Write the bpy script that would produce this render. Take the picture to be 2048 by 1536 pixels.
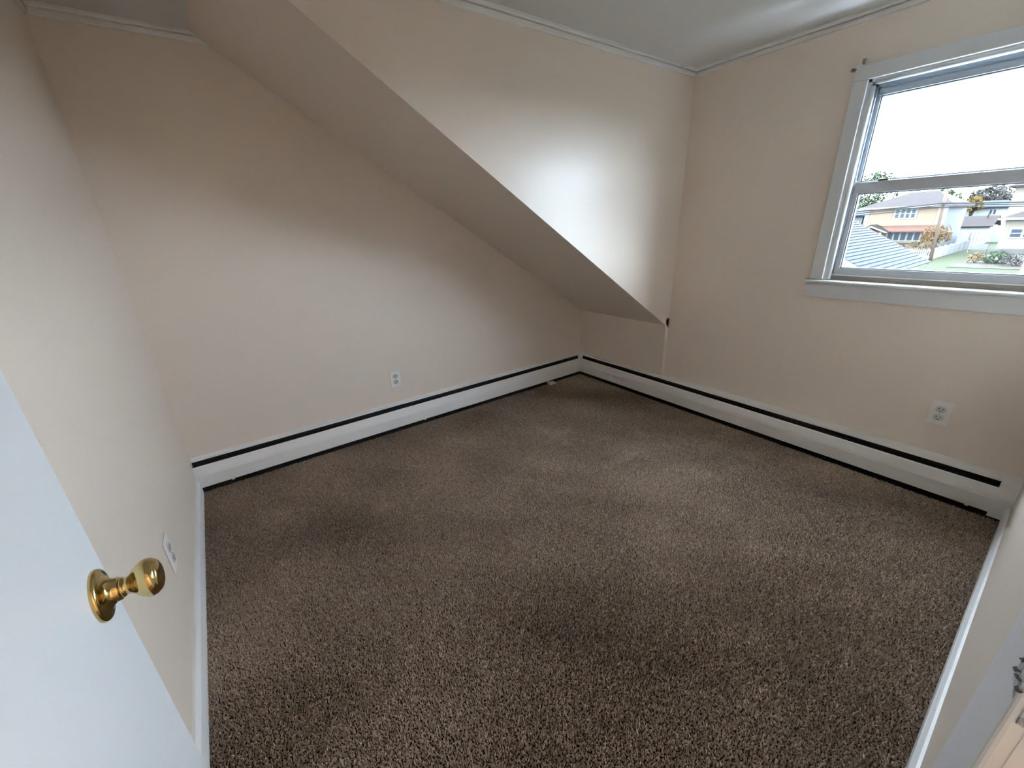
import bpy, bmesh, math, random
import numpy as np
from mathutils import Vector, Matrix, Euler, noise as mnoise

for o in list(bpy.data.objects):
    bpy.data.objects.remove(o, do_unlink=True)
S = bpy.context.scene
C = bpy.context.collection
random.seed(7)
rng = np.random.default_rng(11)

# ------------------------------------------------------------------ camera
CAM = Vector((2.4799, -2.5154, 1.2384)); ROT = Euler((1.2023, 0.0362, 0.9414), 'XYZ'); FPX = 811.25
cd = bpy.data.cameras.new('camera'); cam = bpy.data.objects.new('camera', cd); C.objects.link(cam)
cam.location = CAM; cam.rotation_euler = ROT
cd.sensor_width = 36.0; cd.lens = 36.0 * FPX / 2048.0; cd.clip_start = 0.01; cd.clip_end = 400
S.camera = cam
RM = ROT.to_matrix()
def ray(u, w): return RM @ Vector(((u - 1024) / FPX, (768 - w) / FPX, -1))
def PY(u, w, y):
    d = ray(u, w); return CAM + d * ((y - CAM.y) / d.y)
def PX(u, w, x):
    d = ray(u, w); return CAM + d * ((x - CAM.x) / d.x)

# ------------------------------------------------------------------ sky, exposure
SKY = 24.0; FILL_STRENGTH = 84.0
wd = bpy.data.worlds.new('overcast_sky'); S.world = wd; wd.use_nodes = True
bg = wd.node_tree.nodes['Background']; bg.inputs[0].default_value = (0.80, 0.935, 1.13, 1); bg.inputs[1].default_value = SKY
S.view_settings.view_transform = 'Standard'; S.view_settings.look = 'None'
S.view_settings.gamma = 1.0; S.view_settings.use_curve_mapping = False
S.view_settings.exposure = 0.95

# ------------------------------------------------------------------ dimensions (m)
D = 2.825      # room depth along y (left wall at y=-D)
W = 2.558      # room width along x (doorway wall)
H = 2.046      # ceiling
HK = 0.5534    # knee wall height
XC = 0.8272    # dormer cheek plane
Y1 = 0.033     # window wall plane (knee wall at y=0)
SL = 0.637     # slope of the sloped ceiling
YS = -(H - HK) / SL
T = 0.14       # wall thickness

# ------------------------------------------------------------------ materials
def mat(name, col, rough=0.6, metal=0.0, spec=0.5, bump=None, var=None, coat=0):
    m = bpy.data.materials.new(name); m.use_nodes = True
    nt = m.node_tree; b = nt.nodes['Principled BSDF']
    b.inputs['Base Color'].default_value = (*col, 1); b.inputs['Roughness'].default_value = rough
    b.inputs['Metallic'].default_value = metal; b.inputs['Specular IOR Level'].default_value = spec
    b.inputs['Coat Weight'].default_value = coat
    tc = nt.nodes.new('ShaderNodeTexCoord')
    if bump:
        n = nt.nodes.new('ShaderNodeTexNoise'); n.inputs['Scale'].default_value = bump[0]; n.inputs['Detail'].default_value = 3
        bp = nt.nodes.new('ShaderNodeBump'); bp.inputs['Strength'].default_value = bump[1]; bp.inputs['Distance'].default_value = bump[2]
        nt.links.new(tc.outputs['Object'], n.inputs['Vector']); nt.links.new(n.outputs['Fac'], bp.inputs['Height'])
        nt.links.new(bp.outputs['Normal'], b.inputs['Normal'])
    if var:      # (scale, second colour, low, high)
        n = nt.nodes.new('ShaderNodeTexNoise'); n.inputs['Scale'].default_value = var[0]; n.inputs['Detail'].default_value = 5
        r = nt.nodes.new('ShaderNodeValToRGB')
        r.color_ramp.elements[0].position = var[2]; r.color_ramp.elements[0].color = (*col, 1)
        r.color_ramp.elements[1].position = var[3]; r.color_ramp.elements[1].color = (*var[1], 1)
        nt.links.new(tc.outputs['Object'], n.inputs['Vector']); nt.links.new(n.outputs['Fac'], r.inputs['Fac'])
        nt.links.new(r.outputs['Color'], b.inputs['Base Color'])
    return m

PAINT = (0.86, 0.755, 0.650)
M = {}
M['wall'] = mat('cream_wall_paint', PAINT, 0.36, bump=(260, 0.05, 0.002), spec=0.5)
M['ceil'] = mat('ceiling_white_paint', (0.76, 0.76, 0.745), 0.75, bump=(150, 0.12, 0.002))
M['trim'] = mat('white_trim_paint', (0.89, 0.89, 0.88), 0.35, bump=(90, 0.05, 0.002))
M['crown'] = mat('white_crown_paint', (0.91, 0.905, 0.89), 0.4)
M['casing'] = mat('window_casing_paint', (0.80, 0.82, 0.83), 0.4, bump=(70, 0.05, 0.002))
M['sash'] = mat('grey_aluminium_sash', (0.58, 0.61, 0.64), 0.4, metal=0.2, bump=(60, 0.08, 0.002))
M['track'] = mat('aluminium_track', (0.24, 0.28, 0.32), 0.4, metal=0.15)
M['sill'] = mat('dimmed_sill', (0.30, 0.27, 0.24), 0.6, bump=(60, 0.1, 0.002))  # sill and stool paint darkened to keep their lit tops dim
M['door'] = mat('white_door_paint', (0.82, 0.86, 0.89), 0.3, bump=(14, 0.05, 0.004))
M['brass'] = mat('polished_brass', (0.56, 0.43, 0.19), 0.15, metal=1.0)
M['heater'] = mat('heater_enamel', (0.90, 0.885, 0.855), 0.38, bump=(40, 0.06, 0.002))
M['dark'] = mat('heater_painted_shade', (0.008, 0.0065, 0.006), 0.8)  # back panel and damper near-black, painting the slot's deep shade
M['fin'] = mat('dark_fins', (0.03, 0.026, 0.022), 0.6, metal=0.4)  # fin metal darkened along with the slot's painted shade
M['plate'] = mat('outlet_plastic', (0.90, 0.885, 0.85), 0.35)
M['socket'] = mat('outlet_socket_plastic', (0.60, 0.585, 0.53), 0.4)
M['slot'] = mat('outlet_slot', (0.02, 0.02, 0.02), 0.6)
M['steel'] = mat('dull_steel', (0.62, 0.65, 0.65), 0.4, metal=0.5, var=(120, (0.22, 0.24, 0.24), 0.45, 0.65))
M['black'] = mat('black_wear', (0.025, 0.028, 0.03), 0.6)
M['chip'] = mat('chipped_paint', (0.60, 0.64, 0.64), 0.5, var=(90, (0.20, 0.22, 0.23), 0.48, 0.6))
M['bracket'] = mat('painted_bracket', (0.22, 0.21, 0.20), 0.5)
M['hallfloor'] = mat('hall_carpet', (0.20, 0.155, 0.125), 0.9)
M['rubber'] = mat('dark_latch', (0.06, 0.065, 0.07), 0.5)

def glass_mat():
    m = bpy.data.materials.new('window_glass'); m.use_nodes = True; nt = m.node_tree
    for n in list(nt.nodes): nt.nodes.remove(n)
    out = nt.nodes.new('ShaderNodeOutputMaterial'); mx = nt.nodes.new('ShaderNodeMixShader')
    t = nt.nodes.new('ShaderNodeBsdfTransparent'); t.inputs[0].default_value = (0.97, 0.99, 0.98, 1)
    g = nt.nodes.new('ShaderNodeBsdfGlossy'); g.inputs['Roughness'].default_value = 0.02
    ge = nt.nodes.new('ShaderNodeNewGeometry'); dp = nt.nodes.new('ShaderNodeVectorMath'); dp.operation = 'DOT_PRODUCT'
    nt.links.new(ge.outputs['Incoming'], dp.inputs[0]); nt.links.new(ge.outputs['Normal'], dp.inputs[1])
    def mth(op, x, y=None):
        n = nt.nodes.new('ShaderNodeMath'); n.operation = op
        for i, q in enumerate((x, y)):
            if q is None: continue
            if isinstance(q, (int, float)): n.inputs[i].default_value = q
            else: nt.links.new(q, n.inputs[i])
        return n.outputs[0]
    c1 = mth('SUBTRACT', 1.0, mth('ABSOLUTE', dp.outputs['Value']))
    nt.links.new(mth('ADD', mth('MULTIPLY', mth('POWER', c1, 5.0), 0.95), 0.045), mx.inputs[0])
    nt.links.new(t.outputs[0], mx.inputs[1]); nt.links.new(g.outputs[0], mx.inputs[2]); nt.links.new(mx.outputs[0], out.inputs[0])
    return m
M['glass'] = glass_mat()

# ------------------------------------------------------------------ helpers
def obj(name, bm, m, parent=None, smooth=False, loc=None):
    me = bpy.data.meshes.new(name)
    bmesh.ops.recalc_face_normals(bm, faces=bm.faces)
    bm.to_mesh(me); bm.free()
    if smooth:
        for p in me.polygons: p.use_smooth = True
    me.materials.append(M[m] if isinstance(m, str) else m)
    o = bpy.data.objects.new(name, me); C.objects.link(o)
    if parent: o.parent = parent
    if loc: o.location = loc
    return o
def empty(name, loc=(0, 0, 0), rz=0):
    o = bpy.data.objects.new(name, None); C.objects.link(o); o.location = loc; o.rotation_euler.z = rz
    o.empty_display_size = 0.1
    return o
def tag(o, label, cat, group=None, kind=None):
    o['label'] = label; o['category'] = cat
    if group: o['group'] = group
    if kind: o['kind'] = kind
    return o
def box(bm, a, b, bev=0, seg=2):
    x0, y0, z0 = [min(p, q) for p, q in zip(a, b)]; x1, y1, z1 = [max(p, q) for p, q in zip(a, b)]
    v = [bm.verts.new(p) for p in ((x0,y0,z0),(x1,y0,z0),(x1,y1,z0),(x0,y1,z0),(x0,y0,z1),(x1,y0,z1),(x1,y1,z1),(x0,y1,z1))]
    fs = [bm.faces.new([v[i] for i in f]) for f in ((3,2,1,0),(4,5,6,7),(0,1,5,4),(1,2,6,5),(2,3,7,6),(3,0,4,7))]
    if bev:
        es = {e for f in fs for e in f.edges}
        bmesh.ops.bevel(bm, geom=list(es), offset=bev, segments=seg, affect='EDGES', profile=0.5)
    return bm
def B(a, b, bev=0, seg=2): return box(bmesh.new(), a, b, bev, seg)
def prism(bm, pts, t0, t1, f):
    """closed 2-D outline pts extruded from t0 to t1; f(p, t) -> xyz; t0/t1 may be callables of p (mitres)"""
    g = lambda t, p: t(p) if callable(t) else t
    a = [bm.verts.new(f(p, g(t0, p))) for p in pts]; b = [bm.verts.new(f(p, g(t1, p))) for p in pts]
    n = len(pts)
    bm.faces.new(a[::-1]); bm.faces.new(b)
    for i in range(n): bm.faces.new((a[i], a[(i+1) % n], b[(i+1) % n], b[i]))
    return bm
def lathe(bm, prof, seg, f):
    """prof: list of (t, r); f(t, cx, cy) -> xyz"""
    rings = []
    for t, r in prof:
        if r < 1e-6: rings.append([bm.verts.new(f(t, 0, 0))])
        else: rings.append([bm.verts.new(f(t, r*math.cos(2*math.pi*k/seg), r*math.sin(2*math.pi*k/seg))) for k in range(seg)])
    for a, b in zip(rings, rings[1:]):
        for k in range(seg):
            k2 = (k+1) % seg
            if len(a) == 1 and len(b) == 1: continue
            if len(a) == 1: bm.faces.new((a[0], b[k2], b[k]))
            elif len(b) == 1: bm.faces.new((a[k], a[k2], b[0]))
            else: bm.faces.new((a[k], a[k2], b[k2], b[k]))
    return bm
def tube(bm, pts, r, seg=8):
    pts = [Vector(p) for p in pts]; rings = []
    for i, p in enumerate(pts):
        d = (pts[min(i+1, len(pts)-1)] - pts[max(i-1, 0)]).normalized()
        s = d.orthogonal().normalized() if abs(d.z) > .9 else d.cross(Vector((0,0,1))).normalized()
        t = d.cross(s); rr = r[i] if isinstance(r, (list, tuple)) else r
        rings.append([bm.verts.new(p + (s*math.cos(2*math.pi*k/seg) + t*math.sin(2*math.pi*k/seg))*rr) for k in range(seg)])
    for a, b in zip(rings, rings[1:]):
        for k in range(seg): bm.faces.new((a[k], a[(k+1)%seg], b[(k+1)%seg], b[k]))
    bm.faces.new(rings[0][::-1]); bm.faces.new(rings[-1])
    return bm
def struct(name, bm, m, label, cat='wall'):
    return tag(obj(name, bm, m), label, cat, kind='structure')

# ------------------------------------------------------------------ room shell
HL, HY0, HY1 = W+1.1, -3.1, -0.1
# floor slab, near-black to paint the shade under the heater covers
flo = struct('floor', B((-T, -D-T, -0.12), (W, Y1+T, -0.004)), mat('shade_black_backing', (0.016, 0.013, 0.011), 0.95),
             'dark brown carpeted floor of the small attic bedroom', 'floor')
# back wall x=0 (with one outlet, under the slope)
struct('wall_back', B((-T, -D-T, -0.1), (0, Y1+T, H+0.1)), 'wall', 'cream painted wall under the sloped ceiling, behind the longest run of heater', 'wall')
# left wall y=-D
struct('wall_left', B((0, -D-T, -0.1), (W+T-0.02, -D, H+0.1)), 'wall', 'cream painted wall behind the open white door', 'wall')
# window wall y=Y1 with the opening
WX0, WX1, WZ0, WZ1 = 1.684, 2.40, 0.925, 1.787
bm = bmesh.new()
box(bm, (XC-0.05, Y1, -0.1), (WX0, Y1+T, H+0.1)); box(bm, (WX1, Y1, -0.1), (W+T, Y1+T, H+0.1))
box(bm, (WX0, Y1, -0.1), (WX1, Y1+T, WZ0)); box(bm, (WX0, Y1, WZ1), (WX1, Y1+T, H+0.1))
struct('wall_right', bm, 'wall', 'cream painted dormer wall around the window', 'wall')
# knee wall
struct('wall_knee', B((0, 0, -0.1), (XC, Y1+T, HK+0.05)), 'wall', 'low cream knee wall under the foot of the sloped ceiling', 'wall')
# dormer cheek + sloped ceiling in one solid each
zs = lambda y: HK - SL*y
bm = bmesh.new()
prism(bm, [(Y1+T, HK+0.02), (0.0, HK+0.02), (YS, H+0.02), (YS, H+0.1), (Y1+T, H+0.1)], XC-0.10, XC, lambda p, t: (t, p[0], p[1]))
struct('wall_cheek', bm, 'wall', 'cream triangular dormer side wall above the sloped ceiling edge', 'wall')
bm = bmesh.new()
prism(bm, [(0.0, HK), (Y1+T, HK), (Y1+T, HK+0.021), (0.0, HK+0.021), (YS, H+0.021), (YS, H)], 0, XC, lambda p, t: (t, p[0], p[1]))
struct('ceiling_slope', bm, 'wall', 'cream sloped ceiling descending to the low knee wall', 'ceiling')
bm = bmesh.new()
box(bm, (-T, -D-T, H), (XC, YS, H+0.1)); box(bm, (XC, -D-T, H), (W+T-0.02, Y1+T, H+0.1))
box(bm, (W+0.02, HY0, H), (HL+0.1, HY1+0.1, H+0.1))
struct('ceiling', bm, 'ceil', 'flat off-white ceiling of the bedroom', 'ceiling')
# doorway wall x=W : opening y in [DY0, DY1]
DY0, DY1, DZ = -2.765, -2.052, 1.985
bm = bmesh.new()
box(bm, (W, DY1+0.02, -0.1), (W+T-0.02, Y1+T, H+0.05)); box(bm, (W, -D, -0.1), (W+T-0.02, DY0-0.02, H+0.05))
box(bm, (W, DY0-0.02, DZ+0.02), (W+T-0.02, DY1+0.02, H+0.05))
struct('wall_front', bm, 'wall', 'cream painted wall holding the doorway', 'wall')
# hallway beyond the doorway, closed
bm = bmesh.new()
box(bm, (HL, HY0, -0.1), (HL+0.1, HY1, H+0.05)); box(bm, (W+T-0.02, HY1, -0.1), (HL+0.1, HY1+0.1, H+0.05))
box(bm, (W+T-0.12, HY0-0.1, -0.1), (HL+0.1, HY0, H+0.05)); box(bm, (W+0.02, HY0, -0.1), (W+T-0.02, -D-T, H+0.05))
struct('wall_hall', bm, 'wall', 'cream hallway wall beyond the doorway', 'wall')

# ------------------------------------------------------------------ carpet pile (uncountable: one mesh)
def carpet_mat():
    m = bpy.data.materials.new('brown_carpet_pile'); m.use_nodes = True; nt = m.node_tree; b = nt.nodes['Principled BSDF']
    at = nt.nodes.new('ShaderNodeAttribute'); at.attribute_name = 'tuft'
    r = nt.nodes.new('ShaderNodeValToRGB')
    r.color_ramp.elements[0].position = 0.0; r.color_ramp.elements[0].color = (0.135, 0.094, 0.068, 1)
    r.color_ramp.elements[1].position = 1.0; r.color_ramp.elements[1].color = (0.80, 0.65, 0.52, 1)
    e = r.color_ramp.elements.new(0.5); e.color = (0.400, 0.302, 0.230, 1)
    nt.links.new(at.outputs['Fac'], r.inputs['Fac']); nt.links.new(r.outputs['Color'], b.inputs['Base Color'])
    b.inputs['Roughness'].default_value = 0.9; b.inputs['Specular IOR Level'].default_value = 0.2
    return m
def carpet():
    st = 0.0044
    xs = np.arange(0.066, W-0.012, st); ys = np.arange(-D+0.012, -0.064, st)
    X, Y = np.meshgrid(xs, ys); X = X.ravel(); Y = Y.ravel()
    hx = np.arange(W-0.012, W+1.08, 0.010); hy = np.arange(-2.80, -1.22, 0.010)
    n = len(X)
    X = X + rng.uniform(-.5, .5, n)*st; Y = Y + rng.uniform(-.5, .5, n)*st
    X = np.clip(X, 0.062, W-0.006); Y = np.clip(Y, -D+0.006, -0.062)
    def field(fx, fy, seed, sc):
        # smooth value noise on a coarse grid
        g = np.random.default_rng(seed).uniform(-1, 1, (200, 200))
        u = fx*sc+40; v = fy*sc+60; i = np.floor(u).astype(int); j = np.floor(v).astype(int); a = u-i; b = v-j
        a = a*a*(3-2*a); b = b*b*(3-2*b); i %= 199; j %= 199
        return (g[i, j]*(1-a)+g[i+1, j]*a)*(1-b)+(g[i, j+1]*(1-a)+g[i+1, j+1]*a)*b
    # vacuum strokes: streaks stretched along a direction, fading in and out
    c, s = math.cos(0.75), math.sin(0.75)
    U = X*c+Y*s; V = -X*s+Y*c
    big = 0.55*field(U*0.9, V*2.2, 1, 1.6) + 0.35*field(X, Y, 2, 4.0) + 0.25*field(U*0.6, V*2.0, 3, 5.0)
    spots = np.clip(field(X, Y, 5, 9.0)-0.45, 0, 1)*1.0*np.clip(field(X, Y, 6, 1.3)+.3, 0, 1)
    nap = np.clip(big, -1, 1)+spots
    h = rng.uniform(0.004, 0.0075, n)
    ang = rng.uniform(0, 2*math.pi, n)
    rad = rng.uniform(0.0024, 0.0038, n)
    lx = rng.normal(0, 0.0022, n) - 0.0022*nap*c; ly = rng.normal(0, 0.0022, n) - 0.0022*nap*s
    V4 = np.zeros((n, 4, 3), np.float32)
    for k in range(3):
        a = ang + k*2*math.pi/3
        V4[:, k, 0] = X+np.cos(a)*rad; V4[:, k, 1] = Y+np.sin(a)*rad; V4[:, k, 2] = -0.003
    V4[:, 3, 0] = X+lx; V4[:, 3, 1] = Y+ly; V4[:, 3, 2] = h
    V4[:, :, 0] = np.clip(V4[:, :, 0], 0.001, W-0.001); V4[:, :, 1] = np.clip(V4[:, :, 1], -D+0.001, 0.03)
    base = np.arange(n, dtype=np.int32)[:, None]*4
    F = np.concatenate([base+np.array([[0, 1, 3]]), base+np.array([[1, 2, 3]]), base+np.array([[2, 0, 3]])], 1).astype(np.int32).reshape(-1)
    me = bpy.data.meshes.new('carpet_pile')
    me.vertices.add(n*4); me.vertices.foreach_set('co', V4.reshape(-1))
    me.loops.add(len(F)); me.loops.foreach_set('vertex_index', F)
    me.polygons.add(n*3); me.polygons.foreach_set('loop_start', np.arange(0, n*9, 3, dtype=np.int32))
    me.update(calc_edges=True)
    val = np.clip(0.42 + 0.29*nap + rng.normal(0, 0.17, n), 0, 1).astype(np.float32)
    at = me.attributes.new('tuft', 'FLOAT', 'POINT'); vv = np.repeat(val, 4).reshape(n, 4); vv[:, :3] *= 0.8
    at.data.foreach_set('value', vv.reshape(-1))
    me.materials.append(carpet_mat())
    o = bpy.data.objects.new('carpet_pile', me); C.objects.link(o); o.parent = flo; o['kind'] = 'stuff'
    return o
carpet()
# hall floor surface
struct('floor_hall', B((W, HY0, -0.1), (HL, HY1, 0.002)), 'hallfloor', 'dark floor of the hallway beyond the doorway', 'floor')

# ------------------------------------------------------------------ crown mouldings (strip on the wall + bead at the ceiling)
CH = 0.036
def crown_profile():
    pts = [(0, -CH), (0.009, -CH), (0.012, -CH+0.003), (0.012, -0.0185), (0.005, -0.0165), (0.005, -0.0135), (0.012, -0.0135)]
    for k in range(7):
        a = -math.pi/2 + math.pi*k/6*0.75
        pts.append((0.017+0.007*math.cos(a), -0.0075+0.007*math.sin(a)))
    pts += [(0.024, 0), (0, 0)]
    return pts
def crown(name, label, t0, t1, f): return struct(name, prism(bmesh.new(), crown_profile(), t0, t1, f), 'crown', label, 'moulding')
crown('trim_1', 'white crown moulding along the dormer side wall', YS+0.0, lambda p: Y1-p[0], lambda p, t: (XC+p[0], t, H+p[1]))
crown('trim_2', 'white crown moulding above the window', lambda p: XC+p[0], lambda p: W-p[0], lambda p, t: (t, Y1-p[0], H+p[1]))
crown('trim_3', 'short white crown moulding beside the top of the sloped ceiling', lambda p: -D+p[0], lambda p: YS+(-p[1])/SL, lambda p, t: (p[0], t, H+p[1]))
crown('trim_4', 'white crown moulding above the open door', lambda p: p[0], lambda p: W-p[0], lambda p, t: (t, -D+p[0], H+p[1]))
crown('trim_5', 'white crown moulding above the doorway', lambda p: -D+p[0], lambda p: Y1-p[0], lambda p, t: (W-p[0], t, H+p[1]))

# ------------------------------------------------------------------ baseboards
bbp = [(0, -0.003), (0.0145, -0.003), (0.0145, 0.066), (0.012, 0.070), (0.0105, 0.074), (0.008, 0.080), (0.006, 0.084), (0, 0.084)]
struct('baseboard_left', prism(bmesh.new(), bbp, 0.0665, W, lambda p, t: (t, -D+p[0], p[1])), 'trim', 'white baseboard below the wall behind the open door', 'baseboard')
struct('baseboard_front', prism(bmesh.new(), bbp, -1.845, -0.0665, lambda p, t: (W-p[0], t, p[1])), 'trim', 'white baseboard between the heater and the doorway', 'baseboard')

# ------------------------------------------------------------------ window
def window():
    w = empty('window_1', ((WX0+WX1)/2, Y1, WZ0)); ox, oy, oz = w.location
    tag(w, 'white double-hung window with grey metal sashes and wooden casing', 'window', kind='structure')
    def part(name, bm, m, parent=w, smooth=False):
        bmesh.ops.translate(bm, verts=bm.verts, vec=(-ox, -oy, -oz)); 
        return obj(name, bm, m, parent, smooth)
    CW = 0.056; cx0, cx1 = WX0-CW, WX1+CW; ct = WZ1+CW; f = Y1-0.016; zb = 0.932
    part('casing', B((cx0, f, zb), (WX0, Y1+0.002, WZ1), 0.003), 'casing')
    part('casing', B((WX1, f, zb), (cx1, Y1+0.002, WZ1), 0.003), 'casing')
    part('casing', B((cx0, f, WZ1), (cx1, Y1+0.002, ct), 0.003), 'casing')
    # stool with rounded nose, and apron
    st = bmesh.new(); n = [(Y1+0.03, 0.912), (Y1-0.024, 0.912)]
    for k in range(9):
        a = -math.pi/2 - math.pi*k/8; n.append((Y1-0.024+0.009*math.cos(a), 0.921+0.009*math.sin(a)))
    prism(st, n[1:], cx0-0.014, cx1+0.014, lambda p, t: (t, p[0], p[1]))
    part('stool_nose', st, 'casing', smooth=False)
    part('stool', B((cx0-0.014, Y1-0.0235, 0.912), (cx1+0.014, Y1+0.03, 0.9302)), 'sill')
    part('apron', B((cx0-0.010, Y1-0.017, 0.842), (cx1+0.010, Y1+0.002, 0.9125), 0.003), 'casing')
    # jamb liner (inside of the opening) and sill
    j = bmesh.new(); d0, d1 = Y1-0.001, Y1+T
    box(j, (WX0-0.001, d0, WZ0), (WX0+0.012, d1, WZ1)); part('jamb', j, 'casing')
    part('jamb', B((WX1-0.012, d0, WZ0), (WX1+0.001, d1, WZ1)), 'casing')
    part('head_jamb', B((WX0, d0, WZ1-0.012), (WX1, d1, WZ1+0.001)), 'casing')
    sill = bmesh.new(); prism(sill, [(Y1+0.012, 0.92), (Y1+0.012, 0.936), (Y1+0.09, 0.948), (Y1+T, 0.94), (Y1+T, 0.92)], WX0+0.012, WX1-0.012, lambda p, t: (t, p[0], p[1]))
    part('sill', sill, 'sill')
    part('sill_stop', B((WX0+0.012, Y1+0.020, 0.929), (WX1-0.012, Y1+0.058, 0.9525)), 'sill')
    part('weather_lip', B((WX0+0.014, Y1+0.013, 0.9525), (WX1-0.014, Y1+0.056, 0.9562)), 'casing')
    # rounded stop beads
    def bead(p0, p1):
        b = bmesh.new(); tube(b, [p0, p1], 0.0115, 14); return b
    yb = Y1+0.008; i0, i1, it = WX0+0.016, WX1-0.016, WZ1-0.018
    part('stop_bead', bead((i0, yb, 0.934), (i0, yb, it-0.010)), 'casing', smooth=True)
    part('stop_bead', bead((i1, yb, 0.934), (i1, yb, it-0.010)), 'casing', smooth=True)
    part('stop_bead', bead((i0+0.004, yb, it+0.006), (i1-0.004, yb, it+0.006)), 'casing', smooth=True)
    # aluminium side tracks with parting fins
    for sx, xa in ((1, WX0+0.012), (-1, WX1-0.012)):
        t = bmesh.new(); box(t, (xa, Y1+0.018, 0.945), (xa+sx*0.008, Y1+0.125, WZ1-0.012))
        for yy in (Y1+0.021, Y1+0.0555, Y1+0.0875): box(t, (xa, yy, 0.945), (xa+sx*0.020, yy+0.003, WZ1-0.012))
        part('side_track', t, 'track')
    th = bmesh.new(); box(th, (WX0+0.012, Y1+0.018, WZ1-0.020), (WX1-0.012, Y1+0.125, WZ1-0.012))
    for yy in (Y1+0.021, Y1+0.0555, Y1+0.0875): box(th, (WX0+0.012, yy, WZ1-0.034), (WX1-0.012, yy+0.003, WZ1-0.018))
    part('head_track', th, 'track')
    # sashes: rails and stiles as sub-parts
    def sash(name, y0, y1, z0, z1, stile, top, bot, m):
        sx0, sx1 = WX0+0.021, WX1-0.021; g = (y0+y1)/2
        s = part(name, B((sx0, y0, z0), (sx1, y1, z0+bot), 0.002), m)
        part('top_rail', B((sx0, y0, z1-top), (sx1, y1, z1), 0.002), m, s)
        part('stile', B((sx0, y0, z0+bot), (sx0+stile, y1, z1-top), 0.002), m, s)
        part('stile', B((sx1-stile, y0, z0+bot), (sx1, y1, z1-top), 0.002), m, s)
        gl = part('glass_pane', B((sx0+stile-0.004, g-0.0015, z0+bot-0.004), (sx1-stile+0.004, g+0.0015, z1-top+0.004)), 'glass', s)
        # thin glazing lip
        for a, b in (((sx0+stile, y0+0.004, z0+bot), (sx0+stile+0.005, y1-0.004, z1-top)), ((sx1-stile-0.005, y0+0.004, z0+bot), (sx1-stile, y1-0.004, z1-top)),
                     ((sx0+stile, y0+0.004, z0+bot), (sx1-stile, y1-0.004, z0+bot+0.005)), ((sx0+stile, y0+0.004, z1-top-0.005), (sx1-stile, y1-0.004, z1-top))):
            part('glazing_bead', B(a, b), 'track', s)
        return s
    lo = sash('sash_lower', Y1+0.027, Y1+0.053, 0.956, 1.376, 0.030, 0.048, 0.032, 'sash')
    up = sash('sash_upper', Y1+0.061, Y1+0.085, 1.340, WZ1-0.020, 0.018, 0.040, 0.040, 'sash')
    lt = bmesh.new(); box(lt, (1.795, Y1+0.030, 1.376), (1.835, Y1+0.050, 1.385), 0.003); part('latch', lt, 'rubber', lo)
    lt = bmesh.new(); box(lt, (WX0+0.014, Y1+0.024, 1.378), (WX0+0.032, Y1+0.052, 1.386), 0.002); part('corner_key', lt, 'rubber', lo)
    return w
window()
# old curtain rod bracket on the casing corner
br = empty('curtain_bracket', (1.650, Y1-0.016, 1.838))
tag(br, 'small painted metal curtain rod bracket on the window casing corner', 'bracket')
bx, by, bz = br.location
bm = bmesh.new()
prism(bm, [(-0.030, -0.010), (-0.028, 0.006), (0.006, 0.024), (0.020, 0.012), (0.012, -0.006), (-0.018, -0.020)], -0.003, 0.0, lambda p, t: (p[0], t, p[1]))
obj('plate', bm, 'casing', br)
bm = bmesh.new(); box(bm, (0.004, -0.022, 0.006), (0.017, -0.003, 0.026), 0.002); obj('rod_cup', bm, 'bracket', br)
bm = bmesh.new(); lathe(bm, [(0, 0.0075), (0.004, 0.0075), (0.006, 0.004), (0.006, 0)], 12, lambda t, a, b: (-0.024+a, -0.003-t, -0.006+b)); obj('screw', bm, 'bracket', br, True)
bm = bmesh.new(); tube(bm, [(-0.027, -0.003, 0.0), (-0.031, -0.014, -0.003), (-0.030, -0.020, -0.012)], 0.003, 8); obj('hook', bm, 'bracket', br, True)

# ------------------------------------------------------------------ outlets
def outlet(loc, rz, label):
    """plate faces local -y"""
    o = empty('wall_outlet', loc, rz); tag(o, label, 'outlet', 'duplex wall outlets')
    bm = bmesh.new(); box(bm, (-0.035, -0.006, -0.057), (0.035, 0, 0.057), 0.003, 3); obj('cover_plate', bm, 'plate', o)
    for z in (0.0195, -0.0195):
        bm = bmesh.new(); pts = []
        for k in range(24):
            a = 2*math.pi*k/24; x = 0.0172*math.cos(a); zz = max(-0.0135, min(0.0135, 0.0172*math.sin(a))); pts.append((x, zz))
        prism(bm, pts, -0.0082, -0.004, lambda p, t: (p[0], t, z+p[1])); s = obj('socket', bm, 'socket', o)
        for x, hh in ((-0.0065, 0.0045), (0.0065, 0.0036)):
            bm = bmesh.new(); box(bm, (x-0.0014, -0.0088, z+0.003-hh), (x+0.0014, -0.0080, z+0.003+hh)); obj('slot', bm, 'slot', s)
        bm = bmesh.new(); lathe(bm, [(0, 0), (0, 0.0026), (0.0008, 0.0026), (0.0008, 0)], 10, lambda t, a, b: (a, -0.0088+t, z-0.0085+b)); obj('ground_hole', bm, 'slot', s)
    bm = bmesh.new(); lathe(bm, [(0, 0.003), (0.0012, 0.0026), (0.0016, 0)], 10, lambda t, a, b: (a, -0.006-t, b)); obj('screw', bm, 'socket', o, True)
    return o
outlet((0, -1.695, 0.342), math.pi/2, 'white duplex outlet on the wall under the sloped ceiling')
outlet((2.254, Y1, 0.3754), 0, 'white duplex outlet on the wall below the window')
outlet((1.030, -D, 0.330), math.pi, 'white duplex outlet on the wall beside the open door')

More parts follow.
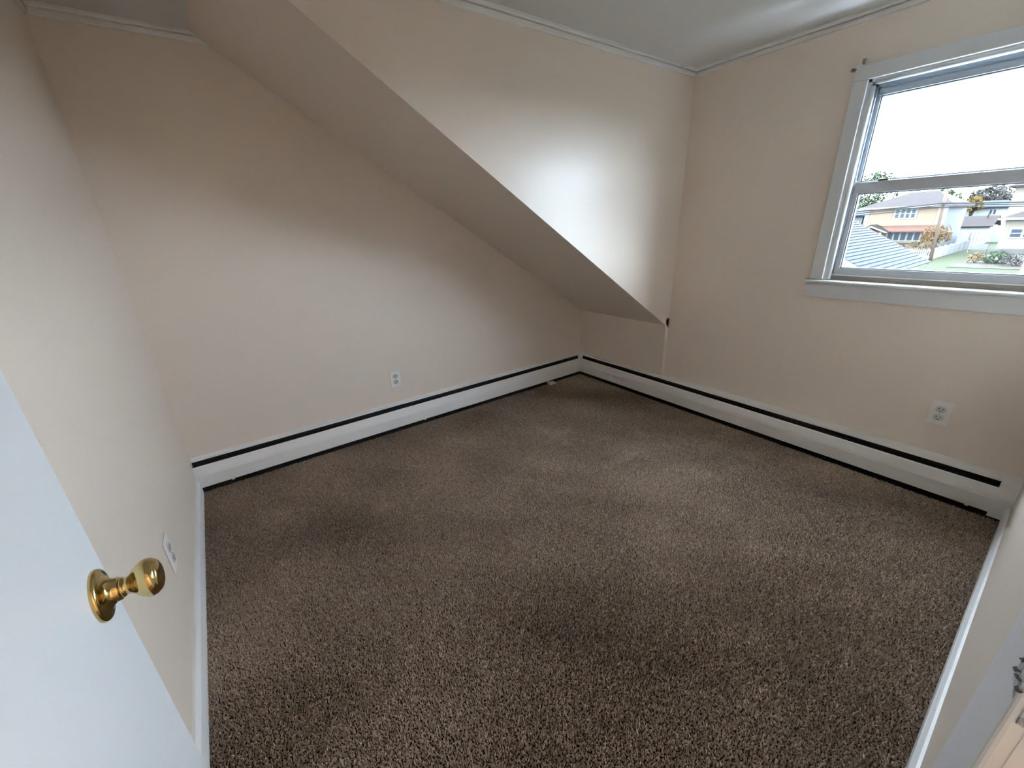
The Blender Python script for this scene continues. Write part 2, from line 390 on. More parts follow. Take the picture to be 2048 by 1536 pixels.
# ------------------------------------------------------------------ baseboard heaters
hood_p = [(0, 0.1815), (0.0035, 0.1815), (0.0050, 0.1795), (0.0060, 0.1785), (0.0090, 0.1785), (0.0105, 0.1765), (0.021, 0.1755), (0.0245, 0.1735), (0.0255, 0.1650), (0.0238, 0.1650), (0.0228, 0.172), (0.010, 0.1745), (0, 0.175)]
cover_p = [(0.0460, 0.1435), (0.0475, 0.1450), (0.0525, 0.1400), (0.0625, 0.1080), (0.0655, 0.0930), (0.0660, 0.0320), (0.0645, 0.0285), (0.0585, 0.0275), (0.0585, 0.0295), (0.0632, 0.0310), (0.0640, 0.0925), (0.0608, 0.1075), (0.0512, 0.1390)]
def heater(name, label, f, t0, t1, ct, zones, ends):
    """f(d, t, z) -> xyz ; t0..t1 full run ; ct: corner end (cover mitred there)"""
    r = empty(name, f(0.03, (t0+t1)/2, 0)); tag(r, label, 'heater', 'baseboard heaters'); off = Vector(r.location)
    def part(n, bm, m, smooth=False, parent=r):
        bmesh.ops.translate(bm, verts=bm.verts, vec=-off); return obj(n, bm, m, parent, smooth)
    g = lambda p, t: f(p[0], t, p[1])
    mit = (lambda p: ct[0]+ct[1]*p[0])
    a, b = (t0, mit) if ct[2] else (mit, t1)
    part('hood', prism(bmesh.new(), hood_p, a, b, g), 'heater')
    part('front_cover', prism(bmesh.new(), cover_p, a, b, g), 'heater')
    part('back_panel', prism(bmesh.new(), [(0.0005, 0.012), (0.003, 0.012), (0.003, 0.174), (0.0005, 0.174)], a, b, g), 'dark')
    part('damper', prism(bmesh.new(), [(0.003, 0.142), (0.045, 0.130), (0.045, 0.1285), (0.003, 0.1405)], a, b, g), 'dark')
    part('pipe', tube(bmesh.new(), [f(0.031, t0+0.02, 0.075), f(0.031, t1-0.02, 0.075)], 0.011, 10), 'fin', True)
    # element fins
    bm = bmesh.new(); t = t0+0.12
    while t < t1-0.12:
        prism(bm, [(0.006, 0.040), (0.056, 0.040), (0.056, 0.110), (0.006, 0.110)], t, t+0.0012, g); t += 0.012
    fo = part('fin_element', bm, 'fin'); fo['kind'] = 'stuff'
    for (s, n, e) in ends:
        bm = bmesh.new()
        pr = [(0, 0.181), (0.010, 0.1785), (0.0255, 0.1745), (0.0475, 0.1500), (0.0535, 0.1430), (0.0645, 0.1080), (0.0673, 0.0930), (0.0676, 0.0120), (0, 0.0120)]
        prism(bm, pr, s, e, g); part(n, bm, 'heater')
    for t, w in zones:
        bm = bmesh.new(); prism(bm, [(0.050, 0.0285), (0.0605, 0.0285), (0.0615, 0.021), (0.050, 0.021)], t-w/2, t+w/2, g); part('cover_clip', bm, 'heater')
    return r
hb = heater('baseboard_heater', 'long white baseboard heater along the wall under the sloped ceiling', lambda d, t, z: (d, t, z), -D+0.001, 0, (0.0, -1, True),
            [(-2.673, 0.014), (-1.547, 0.012)], [])
hr = heater('baseboard_heater', 'long white baseboard heater along the knee wall and below the window', lambda d, t, z: (t, -d, z), 0, W-0.001, (0.0, 1, False),
            [(2.44, 0.012)], [(2.503, 'end_cap', W-0.0005)])
# mitred corner cover where the two runs meet (part of the window run)
bm = bmesh.new(); off = Vector(hr.location)
pr = [(0.0, 0.1830), (0.030, 0.1775), (0.0490, 0.1515), (0.0640, 0.1100), (0.0672, 0.0930), (0.0672, 0.0900), (0.0, 0.0900)]
wd_ = lambda p: 0.016 + 0.018*max(0, (p[1]-0.09)/0.09)
prism(bm, pr, lambda p: -p[0]-wd_(p), lambda p: -p[0], lambda p, t: (p[0], t, p[1]))
prism(bm, pr, lambda p: p[0], lambda p: p[0]+wd_(p), lambda p, t: (t, -p[0], p[1]))
bmesh.ops.translate(bm, verts=bm.verts, vec=-off); obj('corner_cover', bm, 'heater', hr)
bm = bmesh.new(); box(bm, (0.0640, -0.0690, 0.028), (0.0690, -0.0640, 0.093), 0.001); bmesh.ops.translate(bm, verts=bm.verts, vec=-off); obj('corner_strip', bm, 'heater', hr)
# filler ledge between the heater top and the recessed window wall
bm = bmesh.new(); prism(bm, [(0.003, 0.1795), (-Y1, 0.1830), (-Y1, 0.170), (0.003, 0.170)], XC+0.0005, W-0.001, lambda p, t: (t, -p[0], p[1]))
bmesh.ops.translate(bm, verts=bm.verts, vec=-off); obj('top_ledge', bm, 'heater', hr)
# loose white foot bracket lying under the cover
bm = bmesh.new(); off = Vector(hb.location)
prism(bm, [(0.030, -0.425), (0.112, -0.448), (0.100, -0.372), (0.040, -0.372)], 0.0062, 0.0085, lambda p, t: (p[0], p[1], t))
prism(bm, [(0.070, -0.404), (0.073, -0.404), (0.073, -0.386), (0.070, -0.386)], 0.0085, 0.022, lambda p, t: (p[0], p[1], t))
bmesh.ops.translate(bm, verts=bm.verts, vec=-off); obj('foot_bracket', bm, 'heater', hb)

# ------------------------------------------------------------------ door and doorway
DX0, DX1, DF = 1.800, 2.545, -2.7265
d = empty('door_1', (DX1, DF-0.0175, 0.012)); tag(d, 'flat white door standing open with a brass knob', 'door', kind='structure'); off = Vector(d.location)
def dpart(n, bm, m, parent=d, smooth=False):
    bmesh.ops.translate(bm, verts=bm.verts, vec=-off); return obj(n, bm, m, parent, smooth)
dpart('door_panel', B((DX0, DF-0.035, 0.012), (DX1, DF, 1.975), 0.0015), 'door')
KX, KZ = 1.851, 0.820
ax = lambda t, a, b: (KX+a, DF+t, KZ+b)
rose = dpart('rose', lathe(bmesh.new(), [(-0.001, 0.0335), (0.0015, 0.0340), (0.0045, 0.0335), (0.0062, 0.0315), (0.0068, 0.0290), (0.0075, 0.0255), (0.0095, 0.0205), (0.0125, 0.0170), (0.0165, 0.0152), (0.0200, 0.0150), (0.0212, 0.0140), (0.0212, 0.0)], 48, ax), 'brass', smooth=True)
dpart('knob', lathe(bmesh.new(), [(0.0205, 0.0), (0.0205, 0.0128), (0.0240, 0.0128), (0.0250, 0.0112), (0.0290, 0.0112), (0.0320, 0.0132), (0.0360, 0.0178), (0.0405, 0.0220), (0.0455, 0.0247), (0.0505, 0.0253), (0.0550, 0.0240), (0.0580, 0.0216), (0.0588, 0.0206), (0.0594, 0.0206), (0.0612, 0.0180), (0.0630, 0.0130), (0.0640, 0.0070), (0.0642, 0)], 48, ax), 'brass', smooth=True)
dpart('latch_plate', B((DX0-0.001, DF-0.030, KZ-0.028), (DX0+0.002, DF-0.006, KZ+0.028)), 'brass')
for z in (0.25, 1.70): 
    bm = bmesh.new(); lathe(bm, [(z-0.045, 0), (z-0.045, 0.006), (z+0.045, 0.006), (z+0.045, 0)], 12, lambda t, a, b: (DX1+0.002+a, DF+0.006+b, t)); dpart('hinge', bm, 'steel', smooth=True)
# jamb + casing on the strike side and above, hinge side
CF = W-0.017
fr = empty('trim_6', (W, DY1, 0)); tag(fr, 'white doorway casing and jamb with a worn steel strike plate', 'door frame', kind='structure'); off2 = Vector(fr.location)
def fpart(n, bm, m, parent=fr, smooth=False):
    bmesh.ops.translate(bm, verts=bm.verts, vec=-off2); return obj(n, bm, m, parent, smooth)
fpart('jamb', B((W-0.004, DY1, 0.0), (W+T-0.02, DY1+0.022, DZ)), 'trim')
fpart('jamb', B((W-0.004, DY0-0.022, 0.0), (W+T-0.02, DY0, DZ)), 'trim')
fpart('head_jamb', B((W-0.004, DY0-0.022, DZ), (W+T-0.02, DY1+0.022, DZ+0.022)), 'trim')
fpart('casing', B((CF, DY1+0.001, 0.0), (W, -1.835, DZ+0.055), 0.005, 3), 'trim')
fpart('casing', B((CF, DY0-0.055, 0.0), (W, DY0-0.001, DZ+0.055), 0.005, 3), 'trim')
fpart('head_casing', B((CF, DY0, DZ), (W, DY1, DZ+0.055), 0.004), 'trim')
fpart('door_stop', B((W+0.045, DY1-0.010, 0.0), (W+0.080, DY1, DZ)), 'trim')
SZ = 0.860
sp = fpart('strike_plate', B((CF+0.006, DY1-0.0016, SZ-0.030), (W+0.030, DY1, SZ+0.030), 0.0006), 'steel')
fpart('strike_hole', B((W+0.006, DY1-0.0020, SZ-0.012), (W+0.022, DY1-0.0014, SZ+0.012)), 'black', sp)
# paint chipped off the casing face beside the strike plate
bm = bmesh.new(); prism(bm, [(-1.990, 0.836), (-2.000, 0.830), (-2.020, 0.838), (-2.046, 0.846), (-2.047, 0.905), (-2.030, 0.898), (-2.012, 0.880), (-1.998, 0.862)], CF-0.0004, CF+0.001, lambda p, t: (t, p[0], p[1])); fpart('chipped_paint', bm, 'chip', sp)
dv = Vector((-0.795, 0.605)); nv = Vector((0.605, 0.795))
for (y0, z0, l, w) in ((-1.978, 0.824, 0.030, 0.0032), (-1.984, 0.842, 0.020, 0.0026), (-2.000, 0.835, 0.016, 0.0020), (-2.012, 0.842, 0.022, 0.0026), (-2.030, 0.846, 0.019, 0.0032)):
    rr = random.Random(int(-y0*1000)); bm = bmesh.new(); n = 8; up_e, lo_e = [], []
    for k in range(n):
        c_ = Vector((y0, z0)) + dv*(1.7*l*k/(n-1)); hw = 0.8*w*(0.35+0.65*rr.random())*math.sin(math.pi*(k+0.6)/(n+0.2))
        up_e.append(tuple(c_+nv*hw)); lo_e.append(tuple(c_-nv*hw))
    prism(bm, lo_e+up_e[::-1], CF-0.0010, CF+0.001, lambda p, t: (t, p[0], p[1])); fpart('wear_mark', bm, 'black', sp)

# unseen lamp added in the hallway to fill the room's shadowed walls
def fill_lamp_mat():
    m = bpy.data.materials.new('fill_lamp_glow'); m.use_nodes = True; b = m.node_tree.nodes['Principled BSDF']
    b.inputs['Base Color'].default_value = (0.9, 0.88, 0.84, 1); b.inputs['Emission Color'].default_value = (1.0, 0.90, 0.76, 1); b.inputs['Emission Strength'].default_value = FILL_STRENGTH
    return m
hl = empty('fill_lamp', (W+T-0.02, -0.75, 1.55)); tag(hl, 'added fill lamp, out of sight in the hallway beyond the doorway', 'lamp')
bm = bmesh.new(); lathe(bm, [(0, 0), (0, 0.06), (0.012, 0.06), (0.02, 0.045), (0.05, 0.02), (0.05, 0)], 24, lambda t, a, b: (t, a, b)); obj('back_plate', bm, 'brass', hl, True)
bm = bmesh.new(); lathe(bm, [(-0.11, 0), (-0.105, 0.05), (-0.06, 0.085), (0, 0.095), (0.06, 0.085), (0.10, 0.06), (0.11, 0.0)], 24, lambda t, a, b: (0.125+a, b, t)); obj('shade', bm, fill_lamp_mat(), hl, True)
#EXTERIOR
# ------------------------------------------------------------------ outdoors, as seen through the window
G = -3.6
M['grass'] = mat('lawn_grass', (0.0060, 0.0093, 0.0014), 0.9, spec=0.06, bump=(3, 0.5, 0.1), var=(0.35, (0.0102, 0.0116, 0.0026), 0.35, 0.7))
M['path'] = mat('concrete', (0.0376, 0.0352, 0.0328), 0.85, spec=0.06, var=(0.8, (0.0281, 0.0270, 0.0258), 0.4, 0.7))
M['soil'] = mat('garden_soil', (0.0129, 0.0106, 0.0082), 0.95, spec=0.06, var=(1.2, (0.0211, 0.0176, 0.0141), 0.4, 0.7))
M['ybrick'] = mat('tan_brick', (0.0807, 0.0599, 0.0416), 0.85, spec=0.06, var=(2.2, (0.0651, 0.0472, 0.0322), 0.4, 0.7))
M['rbrick'] = mat('red_brick', (0.0432, 0.0238, 0.0181), 0.85, spec=0.06, var=(3, (0.0345, 0.0173, 0.0139), 0.4, 0.7))
M['roofbrown'] = mat('brown_asphalt_shingles', (0.0109, 0.0082, 0.0075), 0.9, spec=0.06, var=(1.1, (0.0085, 0.0063, 0.0057), 0.4, 0.7))
M['roofblue'] = mat('blue_grey_shingles', (0.0033, 0.0058, 0.0099), 0.8, spec=0.06, var=(3.5, (0.0026, 0.0045, 0.0077), 0.4, 0.65))
M['white_out'] = mat('white_vinyl', (0.0855, 0.0877, 0.0857), 0.6, spec=0.06)
M['siding'] = mat('pale_siding', (0.0563, 0.0599, 0.0635), 0.7, spec=0.06)
M['cream'] = mat('cream_stucco', (0.0671, 0.0589, 0.0473), 0.8, spec=0.06, var=(0.6, (0.0599, 0.0516, 0.0409), 0.4, 0.7))
M['pane'] = mat('dark_pane', (0.0126, 0.0162, 0.0198), 0.15, spec=0.06)
M['wood_pole'] = mat('pole_wood', (0.0504, 0.0359, 0.0265), 0.85, spec=0.06, var=(2, (0.0384, 0.0265, 0.0192), 0.4, 0.7))
M['wire'] = mat('cable_black', (0.0096, 0.0096, 0.0103), 0.6, spec=0.06)
M['leaf_green'] = mat('green_leaves', (0.0134, 0.0206, 0.0099), 0.8, spec=0.06)
M['leaf_dusk'] = mat('olive_leaves', (0.0282, 0.0267, 0.0237), 0.8, spec=0.06)
M['leaf_orange'] = mat('autumn_orange_leaves', (0.0509, 0.0314, 0.0149), 0.8, spec=0.06)
M['leaf_gold'] = mat('golden_leaves', (0.0528, 0.0352, 0.0112), 0.8, spec=0.06)
M['shrub_tan'] = mat('tan_shrub_leaves', (0.0416, 0.0336, 0.0192), 0.85, spec=0.06)
M['bark'] = mat('grey_bark', (0.0160, 0.0134, 0.0115), 0.9, spec=0.06)
def part(n, bm, m, parent, smooth=False):
    bmesh.ops.translate(bm, verts=bm.verts, vec=-Vector(parent.location)); return obj(n, bm, m, parent, smooth)

struct('ground', B((-140, 3.0, G-0.5), (90, 240, G)), 'grass', 'green lawn stretching between the houses outside the window', 'lawn')
bm = bmesh.new(); box(bm, (-30, 60.2, G), (-8.2, 70.5, G+0.03)); tag(obj('paved_yard', bm, 'path'), 'pale paved front yard behind the white picket fence', 'paving', kind='structure')
bm = bmesh.new(); box(bm, (-5.3, 52.0, G), (6.0, 61.6, G+0.05)); tag(obj('flower_bed', bm, 'soil'), 'brown planted flower bed beside the lawn', 'flower bed', kind='structure')
bm = bmesh.new(); box(bm, (-5.6, 64.2, G), (8.0, 65.4, G+0.04)); tag(obj('garden_path', bm, 'path'), 'pale garden path in front of the cream house', 'path', kind='structure')

# near outbuilding with the blue-grey shingle roof: eave runs along y, slopes down towards +x
nb = empty('outbuilding', (-5.0, 22.0, G)); tag(nb, 'white outbuilding with a blue-grey shingle roof next door', 'building')
ex, ez, ry0, ry1 = -2.20, -1.09, 17.95, 26.08; rs = 0.5725; rxr = -6.4; rzr = ez + (ex-rxr)*-(-rs)
rzr = ez + (ex-rxr)*rs
part('wall', B((rxr*2-ex+0.4, ry0+0.35, G), (ex-0.4, ry1-0.3, ez)), 'white_out', nb)
bm = bmesh.new(); prism(bm, [(ex-0.1, ez-0.02), (rxr, rzr-0.06), (2*rxr-ex+0.1, ez-0.02)], ry0+0.3, ry1-0.3, lambda p, t: (p[0], t, p[1])); part('gable', bm, 'white_out', nb)
ncr = 24; un = Vector((rs, 0, 1)).normalized()
for k in range(ncr):       # each lapped shingle course
    f0, f1 = k/ncr, (k+1.25)/ncr; bm = bmesh.new()
    xa, za = ex+(rxr-ex)*f0, ez+(rzr-ez)*f0; xb, zb = ex+(rxr-ex)*min(f1, 1), ez+(rzr-ez)*min(f1, 1)
    prism(bm, [(xa+un.x*0.045, za+un.z*0.045), (xb+un.x*0.010, zb+un.z*0.010), (xb, zb), (xa, za)], ry0, ry1, lambda p, t: (p[0], t, p[1]))
    part('shingle_course', bm, 'roofblue', nb)
bm = bmesh.new(); prism(bm, [(rxr, rzr), (rxr, rzr+0.06), (2*rxr-ex, ez+0.05), (2*rxr-ex, ez)], ry0, ry1, lambda p, t: (p[0], t, p[1])); part('far_roof_slope', bm, 'roofblue', nb)
for yy in (ry0-0.03, ry1): 
    bm = bmesh.new(); prism(bm, [(ex, ez+0.02), (rxr, rzr+0.02), (rxr, rzr-0.16), (ex, ez-0.16)], yy, yy+0.03, lambda p, t: (p[0], t, p[1])); part('rake_board', bm, 'white_out', nb)

# windows helper for the facades facing -y
def fwindow(parent, x0, x1, z0, z1, y, cols, rows=1, fr=0.09):
    w = part('window', B((x0-fr, y-0.06, z0-fr), (x1+fr, y+0.02, z1+fr)), 'white_out', parent)
    off = Vector(parent.location)
    gx = (x1-x0)/cols; gz = (z1-z0)/rows
    for i in range(cols):
        for j in range(rows):
            bm = B((x0+i*gx+0.09, y-0.075, z0+j*gz+0.04), (x0+(i+1)*gx-0.09, y-0.055, z0+(j+1)*gz-0.04))
            bmesh.ops.translate(bm, verts=bm.verts, vec=-off); obj('pane', bm, 'pane', w)
    return w
def hip(x0, x1, y0, y1, ze, rx0, rx1, ryy, zr, th=0.18):
    bm = bmesh.new(); v = [bm.verts.new(p) for p in ((x0,y0,ze),(x1,y0,ze),(x1,y1,ze),(x0,y1,ze),(rx0,ryy,zr),(rx1,ryy,zr),(x0,y0,ze-th),(x1,y0,ze-th),(x1,y1,ze-th),(x0,y1,ze-th))]
    for f in ((0,1,5,4),(1,2,5),(2,3,4,5),(3,0,4),(0,6,7,1),(1,7,8,2),(2,8,9,3),(3,9,6,0),(6,9,8,7)): bm.faces.new([v[i] for i in f])
    return bm
# tan brick house
HY, HX0, HX1, HE = 72.0, -17.55, -9.75, 1.85
th = empty('tan_house', (-13.6, HY, G)); tag(th, 'two-storey tan brick house with a brown hipped roof', 'house')
part('wall', B((HX0, HY, G), (HX1, HY+11.5, HE-0.1)), 'ybrick', th)
part('side_wall', B((HX1-0.02, HY+0.3, G), (HX1+0.06, HY+11.5, HE-0.1)), 'siding', th)
part('corner_trim', B((HX0-0.1, HY-0.06, G), (HX0+0.35, HY+0.02, HE-0.2)), 'white_out', th)
part('corner_trim', B((HX1-0.75, HY-0.06, -0.3), (HX1+0.08, HY+0.3, HE-0.1)), 'white_out', th)
part('roof', hip(HX0-0.75, HX1+0.55, HY-0.6, HY+12, HE+0.1, -14.6, -11.9, HY+5.2, 3.72), 'roofbrown', th)
part('gutter', B((HX0-0.8, HY-0.72, HE-0.12), (HX1+0.6, HY-0.58, HE+0.08)), 'white_out', th)
part('gutter', B((HX1+0.52, HY-0.6, HE-0.12), (HX1+0.64, HY+12, HE+0.08)), 'white_out', th)
fwindow(th, -14.55, -12.45, 0.50, 1.62, HY, 4, 2)
fwindow(th, -14.65, -11.35, -2.22, -1.20, HY-0.35, 5)
part('bay', B((-14.9, HY-0.3, -2.5), (-11.1, HY, -1.05)), 'ybrick', th)
bm = bmesh.new(); prism(bm, [(0, -0.38), (-1.5, -0.98), (-1.5, -1.12), (0, -1.12)], HX0+1.6, HX1-0.6, lambda p, t: (t, HY+p[0], p[1])); part('porch_roof', bm, 'rbrick', th)
bm = bmesh.new(); prism(bm, [(-17.5, -1.15), (-16.15, -0.22), (-14.2, -1.15), (-14.5, -1.22), (-16.15, -0.50), (-17.2, -1.22)], HY-2.2, HY-0.02, lambda p, t: (p[0], t, p[1])); part('portico_gable', bm, 'white_out', th)
bm = bmesh.new(); prism(bm, [(-17.55, -1.10), (-16.15, -0.16), (-14.1, -1.10), (-14.15, -1.14), (-16.15, -0.24), (-17.5, -1.14)], HY-2.3, HY-0.02, lambda p, t: (p[0], t, p[1])); part('portico_roof', bm, 'roofbrown', th)
for x in (-17.1, -15.05): part('porch_post', B((x-0.14, HY-2.1, G), (x+0.14, HY-1.8, -1.15)), 'white_out', th)
part('door', B((-16.6, HY-0.07, G+0.3), (-15.6, HY, -1.5)), 'rbrick', th)
part('step', B((-17.3, HY-2.2, G), (-14.8, HY, G+0.3)), 'path', th)
# neighbouring house far left behind
fh = empty('far_house', (-23.5, 78, G)); tag(fh, 'grey house partly hidden beside the tan brick house', 'house')
part('wall', B((-27, 77, G), (-19.2, 86, 0.9)), 'siding', fh); part('roof', hip(-27.4, -18.7, 76.5, 86.5, 1.0, -25, -21.5, 81, 2.0), 'roofblue', fh)
fwindow(fh, -20.6, -19.6, -1.2, 0.1, 77, 1)

# garages behind the white fence
gg = empty('garage', (-9.4, 97, G)); tag(gg, 'low white garage with a brown roof behind the white fence', 'garage')
part('wall', B((-11.6, 96, G), (-8.3, 103, -1.15)), 'white_out', gg)
bm = bmesh.new(); prism(bm, [(95.6, -1.2), (99.5, 0.25), (103.4, -1.2), (103.4, -1.32), (99.5, 0.1), (95.6, -1.32)], -11.9, -8.0, lambda p, t: (t, p[0], p[1])); part('roof', bm, 'roofbrown', gg)
part('garage_door', B((-11.2, 95.9, G), (-8.8, 96.02, -1.75)), 'white_out', gg)
part('vent_pipe', tube(bmesh.new(), [(-9.2, 98.6, -0.3), (-9.2, 98.6, 0.5)], 0.08, 8), 'roofbrown', gg)
wh = empty('white_house', (-9.6, 112, G)); tag(wh, 'white house with a grey roof beyond the low garage', 'house')
part('wall', B((-14, 108, G), (-7.4, 117, 1.35)), 'white_out', wh); part('roof', hip(-14.5, -6.9, 107.5, 117.5, 1.5, -12, -9.2, 112.5, 2.6), 'roofblue', wh)
fwindow(wh, -10.4, -9.5, 0.3, 1.1, 108, 2)

# cream house on the right
ch = empty('cream_house', (1.5, 66, G)); tag(ch, 'cream stucco house with a brown porch roof at the lawn edge', 'house')
part('wall', B((-4.05, 66.0, G), (8, 76, 0.15)), 'cream', ch)
part('upper_wall', B((-4.7, 71.0, -0.2), (8, 82, 3.4)), 'cream', ch)
part('roof', hip(-4.5, 8.4, 65.5, 76.4, 0.28, -1.6, 5, 70.9, 1.6), 'roofbrown', ch)
part('upper_roof', hip(-5.2, 8.4, 70.5, 82.4, 3.5, -1, 4, 76.5, 5.4), 'roofbrown', ch)
part('gutter', B((-4.6, 65.38, 0.10), (8.5, 65.52, 0.30)), 'white_out', ch)
fwindow(ch, -3.50, -1.7, -1.62, -0.80, 66.0, 2, 2)
fwindow(ch, 0.5, 2.3, -1.62, -0.80, 66.0, 2, 2)
part('foundation', B((-4.1, 65.9, G), (8.05, 66.02, -2.75)), 'path', ch)

# fences
pf = empty('picket_fence', (-7.9, 60.0, G)); tag(pf, 'white picket fence around the corner of the paved yard', 'fence')
bm = bmesh.new()
def picket(x, y, w, ax_):
    a = 0.045
    if ax_ == 'x': prism(bm, [(-w/2, 0), (w/2, 0), (w/2, 1.05), (0, 1.15), (-w/2, 1.05)], y-0.012, y+0.012, lambda p, t: (x+p[0], t, G+p[1]))
    else: prism(bm, [(-w/2, 0), (w/2, 0), (w/2, 1.05), (0, 1.15), (-w/2, 1.05)], x-0.012, x+0.012, lambda p, t: (t, y+p[0], G+p[1]))
x = -14.0
while x < -7.9: picket(x, 59.8, 0.10, 'x'); x += 0.17
y = 59.9
while y < 79.5: picket(-7.85, y, 0.10, 'y'); y += 0.17
po = part('pickets', bm, 'white_out', pf); po['kind'] = 'stuff'
for z in (0.25, 0.85):
    part('rail', B((-14.0, 59.82, G+z), (-7.85, 59.86, G+z+0.08)), 'white_out', pf); part('rail', B((-7.9, 59.9, G+z), (-7.86, 79.5, G+z+0.08)), 'white_out', pf)
y = 59.85
for k in range(8):
    part('post', B((-7.92, y-0.06, G), (-7.80, y+0.06, G+1.25)), 'white_out', pf); y += 2.8
vf = empty('privacy_fence', (-8.0, 88, G)); tag(vf, 'tall solid white vinyl fence at the end of the lawn', 'fence')
y = 79.6
for k in range(6):
    part('panel', B((-8.02, y+0.07, G+0.06), (-7.96, y+2.58, G+1.85)), 'white_out', vf); part('post', B((-8.06, y-0.07, G), (-7.92, y+0.07, G+1.98)), 'white_out', vf); y += 2.65
x = -7.85
for k in range(3):
    part('panel', B((x+0.07, 95.9, G+0.06), (x+2.2, 95.96, G+2.05)), 'white_out', vf); part('post', B((x-0.07, 95.86, G), (x+0.07, 96.0, G+2.15)), 'white_out', vf); x += 2.27

# utility pole and cables
up_ = empty('utility_pole', (-7.72, 58.5, G)); tag(up_, 'brown wooden utility pole standing at the picket fence corner', 'pole')
part('shaft', tube(bmesh.new(), [(-7.55, 58.5, G), (-7.92, 58.5, 1.9), (-8.05, 58.5, 4.6)], [0.14, 0.12, 0.10], 12), 'wood_pole', up_, True)
part('crossarm', B((-8.9, 58.36, 3.95), (-7.1, 58.46, 4.07)), 'wood_pole', up_)
for x in (-8.7, -7.3): part('insulator', lathe(bmesh.new(), [(0, 0), (0, .06), (.1, .07), (.16, .04), (.2, 0)], 8, lambda t, a, b: (x+a, 58.41+b, 4.07+t)), 'white_out', up_, True)
for k, (zl, zp, zr, lb) in enumerate(((1.50, 1.93, 1.86, 'thick black utility cable, topmost on the wooden pole'), (1.22, 1.76, 1.72, 'black utility cable just under the topmost one on the pole'), (0.92, 1.58, 1.52, 'black utility cable below the two upper ones on the pole'))):
    pts = []
    for i in range(25):
        s = i/24; x = -30+s*22.08; z = zl+(zp-zl)*s - 0.35*4*s*(1-s) + (0.0 if k else 0); pts.append((x, 58.20, z))
    for i in range(1, 25):
        s = i/24; x = -7.92+s*22; z = zp+(zr-zp)*s - 0.30*4*s*(1-s); pts.append((x, 58.20, z))
    tag(obj('utility_cable', tube(bmesh.new(), pts, (0.07, 0.05, 0.045)[k], 6), 'wire'), lb, 'cable', 'utility cables outside')

# foliage
def leaves(n, c, rad, size, seed, holes=0.0):
    r = np.random.default_rng(seed); bm = bmesh.new(); c = Vector(c); k = 0
    while k < n:
        p = Vector(r.uniform(-1, 1, 3)); q = p.length
        if q > 1 or q < 0.25: continue
        nz = mnoise.noise(Vector((p.x*2.3+seed, p.y*2.3, p.z*2.3)))
        if nz < holes or q > 0.82+0.5*nz: continue
        pos = c + Vector((p.x*rad[0], p.y*rad[1], p.z*rad[2]))
        a = Vector(r.normal(0, 1, 3)).normalized()*size*r.uniform(.6, 1.3); b = Vector(r.normal(0, 1, 3)).normalized()*size*r.uniform(.5, 1.0)
        bm.faces.new([bm.verts.new(pos-a), bm.verts.new(pos+b), bm.verts.new(pos+a), bm.verts.new(pos-b)]); k += 1
    return bm
def tree(name, label, x, y, ztop, rad, m, n, size, seed, holes=-0.1, group=None):
    t = empty(name, (x, y, G)); tag(t, label, 'tree', group); cz = ztop-rad[2]
    bm = bmesh.new(); tube(bm, [(x, y, G), (x+0.1, y, (G+cz)/2), (x, y, cz+rad[2]*0.4)], [0.28, 0.2, 0.07], 8)
    rr = random.Random(seed)
    for k in range(7):
        a = k*0.9+rr.random(); z0 = G+(cz-G)*(0.55+0.1*rr.random()) if cz-rad[2]*.3 > G else G+0.4
        tube(bm, [(x, y, z0), (x+math.cos(a)*rad[0]*.35, y+math.sin(a)*rad[1]*.35, cz), (x+math.cos(a)*rad[0]*.7, y+math.sin(a)*rad[1]*.7, cz+rad[2]*rr.uniform(-.1, .5))], [0.1, 0.07, 0.03], 6)
    part('trunk', bm, 'bark', t, True)
    f = part('foliage', leaves(n, (x, y, cz), rad, size, seed, holes), m, t); f['kind'] = 'stuff'
    return t
tree('tall_tree', 'airy green tree rising behind the porch side of the tan brick house', -24.2, 96, 8.6, (3.8, 3, 4.6), 'leaf_green', 2700, 0.22, 3, 0.0)

tree('tall_tree', 'sparse green tree behind the hipped brown roof ridge', -18.6, 120, 5.4, (3.2, 3, 3.2), 'leaf_green', 2700, 0.26, 4, -0.05)
tree('tall_tree', 'mauve grey bare-looking tree above the white house roof', -13.2, 128, 5.6, (4.0, 3, 3.6), 'leaf_dusk', 6000, 0.29, 5)
tree('tall_tree', 'golden autumn tree between the tan roof and the white house', -12.2, 106, 3.3, (1.3, 1.3, 1.2), 'leaf_gold', 1500, 0.22, 6)
tree('tall_tree', 'dense olive green tree behind the cream house', -6.2, 124, 6.3, (3.6, 3, 4.6), 'leaf_dusk', 5400, 0.31, 8)
tree('tall_tree', 'dark green tree beside the cream upper storey', -3.2, 112, 4.6, (2.8, 3, 3.5), 'leaf_green', 4200, 0.29, 9)
tree('autumn_tree', 'small orange autumn tree in front of the tan brick house', -9.0, 66, -0.05, (1.45, 1.4, 1.35), 'leaf_orange', 1500, 0.10, 10)
def shrub(label, x, y, rad, m, n, size, seed):
    s = empty('shrub', (x, y, G)); tag(s, label, 'shrub')
    bm = bmesh.new()
    for k in range(5): tube(bm, [(x, y, G), (x+math.cos(k*1.3)*rad[0]*.5, y+math.sin(k*1.3)*rad[1]*.5, G+rad[2])], 0.025, 5)
    part('stems', bm, 'bark', s); f = part('foliage', leaves(n, (x, y, G+rad[2]*0.9), rad, size, seed), m, s); f['kind'] = 'stuff'
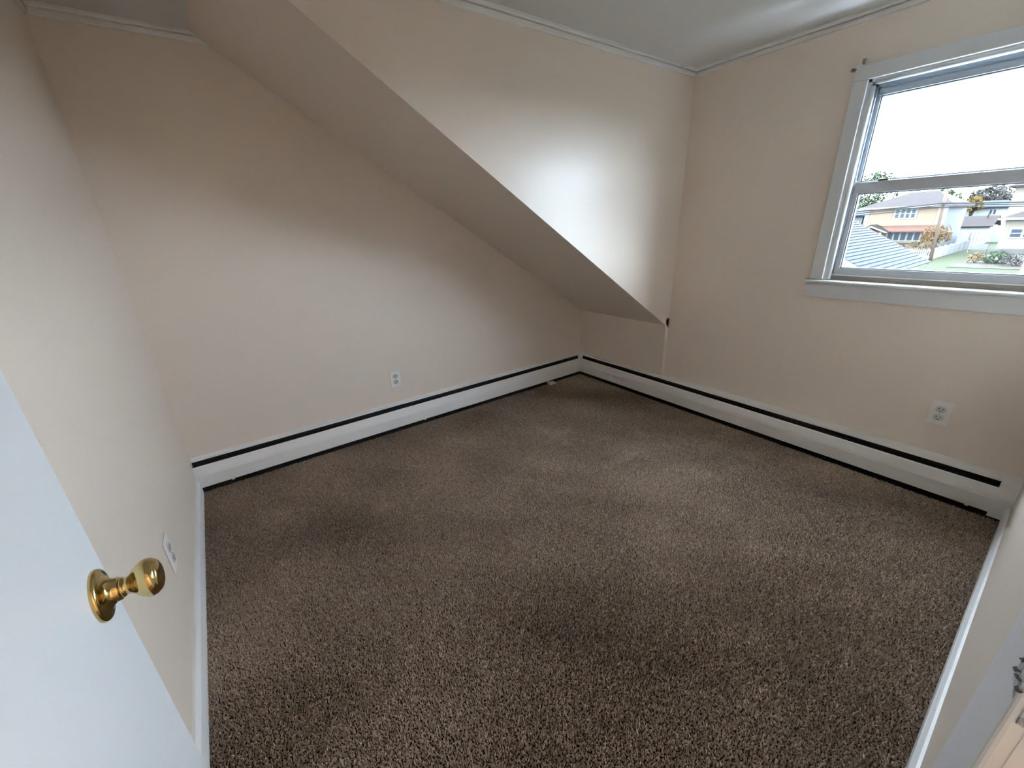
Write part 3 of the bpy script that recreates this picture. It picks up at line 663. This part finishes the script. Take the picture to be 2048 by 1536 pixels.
shrub('round tan shrub behind the white picket fence', -10.7, 68.5, (1.2, 1.0, 0.85), 'shrub_tan', 900, 0.08, 21)
shrub('low dark shrub under the bay window', -12.9, 70.3, (0.8, 0.7, 0.6), 'leaf_dusk', 500, 0.08, 22)
shrub('leafy green shrub in the flower bed', -2.9, 57.0, (1.0, 0.9, 0.55), 'leaf_green', 700, 0.09, 23)
shrub('grey green shrub near the flower bed edge', -1.6, 55.2, (1.0, 0.9, 0.6), 'leaf_dusk', 700, 0.09, 24)
shrub('reddish brown shrub where the lawn meets the flower bed', -4.3, 57.5, (0.8, 0.8, 0.55), 'leaf_orange', 350, 0.08, 25)
shrub('small dark shrub against the cream house foundation', -3.6, 64.9, (0.7, 0.5, 0.45), 'leaf_green', 350, 0.07, 26)
# white garden bench
gb = empty('garden_bench', (-6.0, 71.5, G)); tag(gb, 'white garden bench on the green lawn', 'bench')
for k in range(3): part('seat_slat', B((-6.8, 71.2+k*0.18, G+0.45), (-5.2, 71.34+k*0.18, G+0.49)), 'white_out', gb)
for k in range(4): part('back_slat', B((-6.8, 71.74, G+0.55+k*0.13), (-5.2, 71.78, G+0.65+k*0.13)), 'white_out', gb)
for x in (-6.75, -5.33):
    for y in (71.22, 71.66): part('leg', B((x, y, G), (x+0.08, y+0.08, G+(0.45 if y < 71.5 else 1.06))), 'white_out', gb)
# low retaining wall and white gate post near the right edge
rw = empty('retaining_wall', (-1.6, 61.9, G)); tag(rw, 'low white retaining wall along the flower bed', 'garden wall')
part('blocks', B((-4.0, 61.7, G), (3.0, 62.0, G+0.40)), 'white_out', rw); part('cap', B((-4.06, 61.64, G+0.40), (3.06, 62.06, G+0.48)), 'white_out', rw)
gp = empty('gate_post', (-0.45, 47.4, G)); tag(gp, 'white wooden gate post by the flower bed', 'post')
part('shaft', B((-0.62, 47.25, G), (-0.28, 47.55, G+1.7), 0.02), 'white_out', gp); part('cap', B((-0.68, 47.19, G+1.7), (-0.22, 47.61, G+1.8), 0.02), 'white_out', gp)
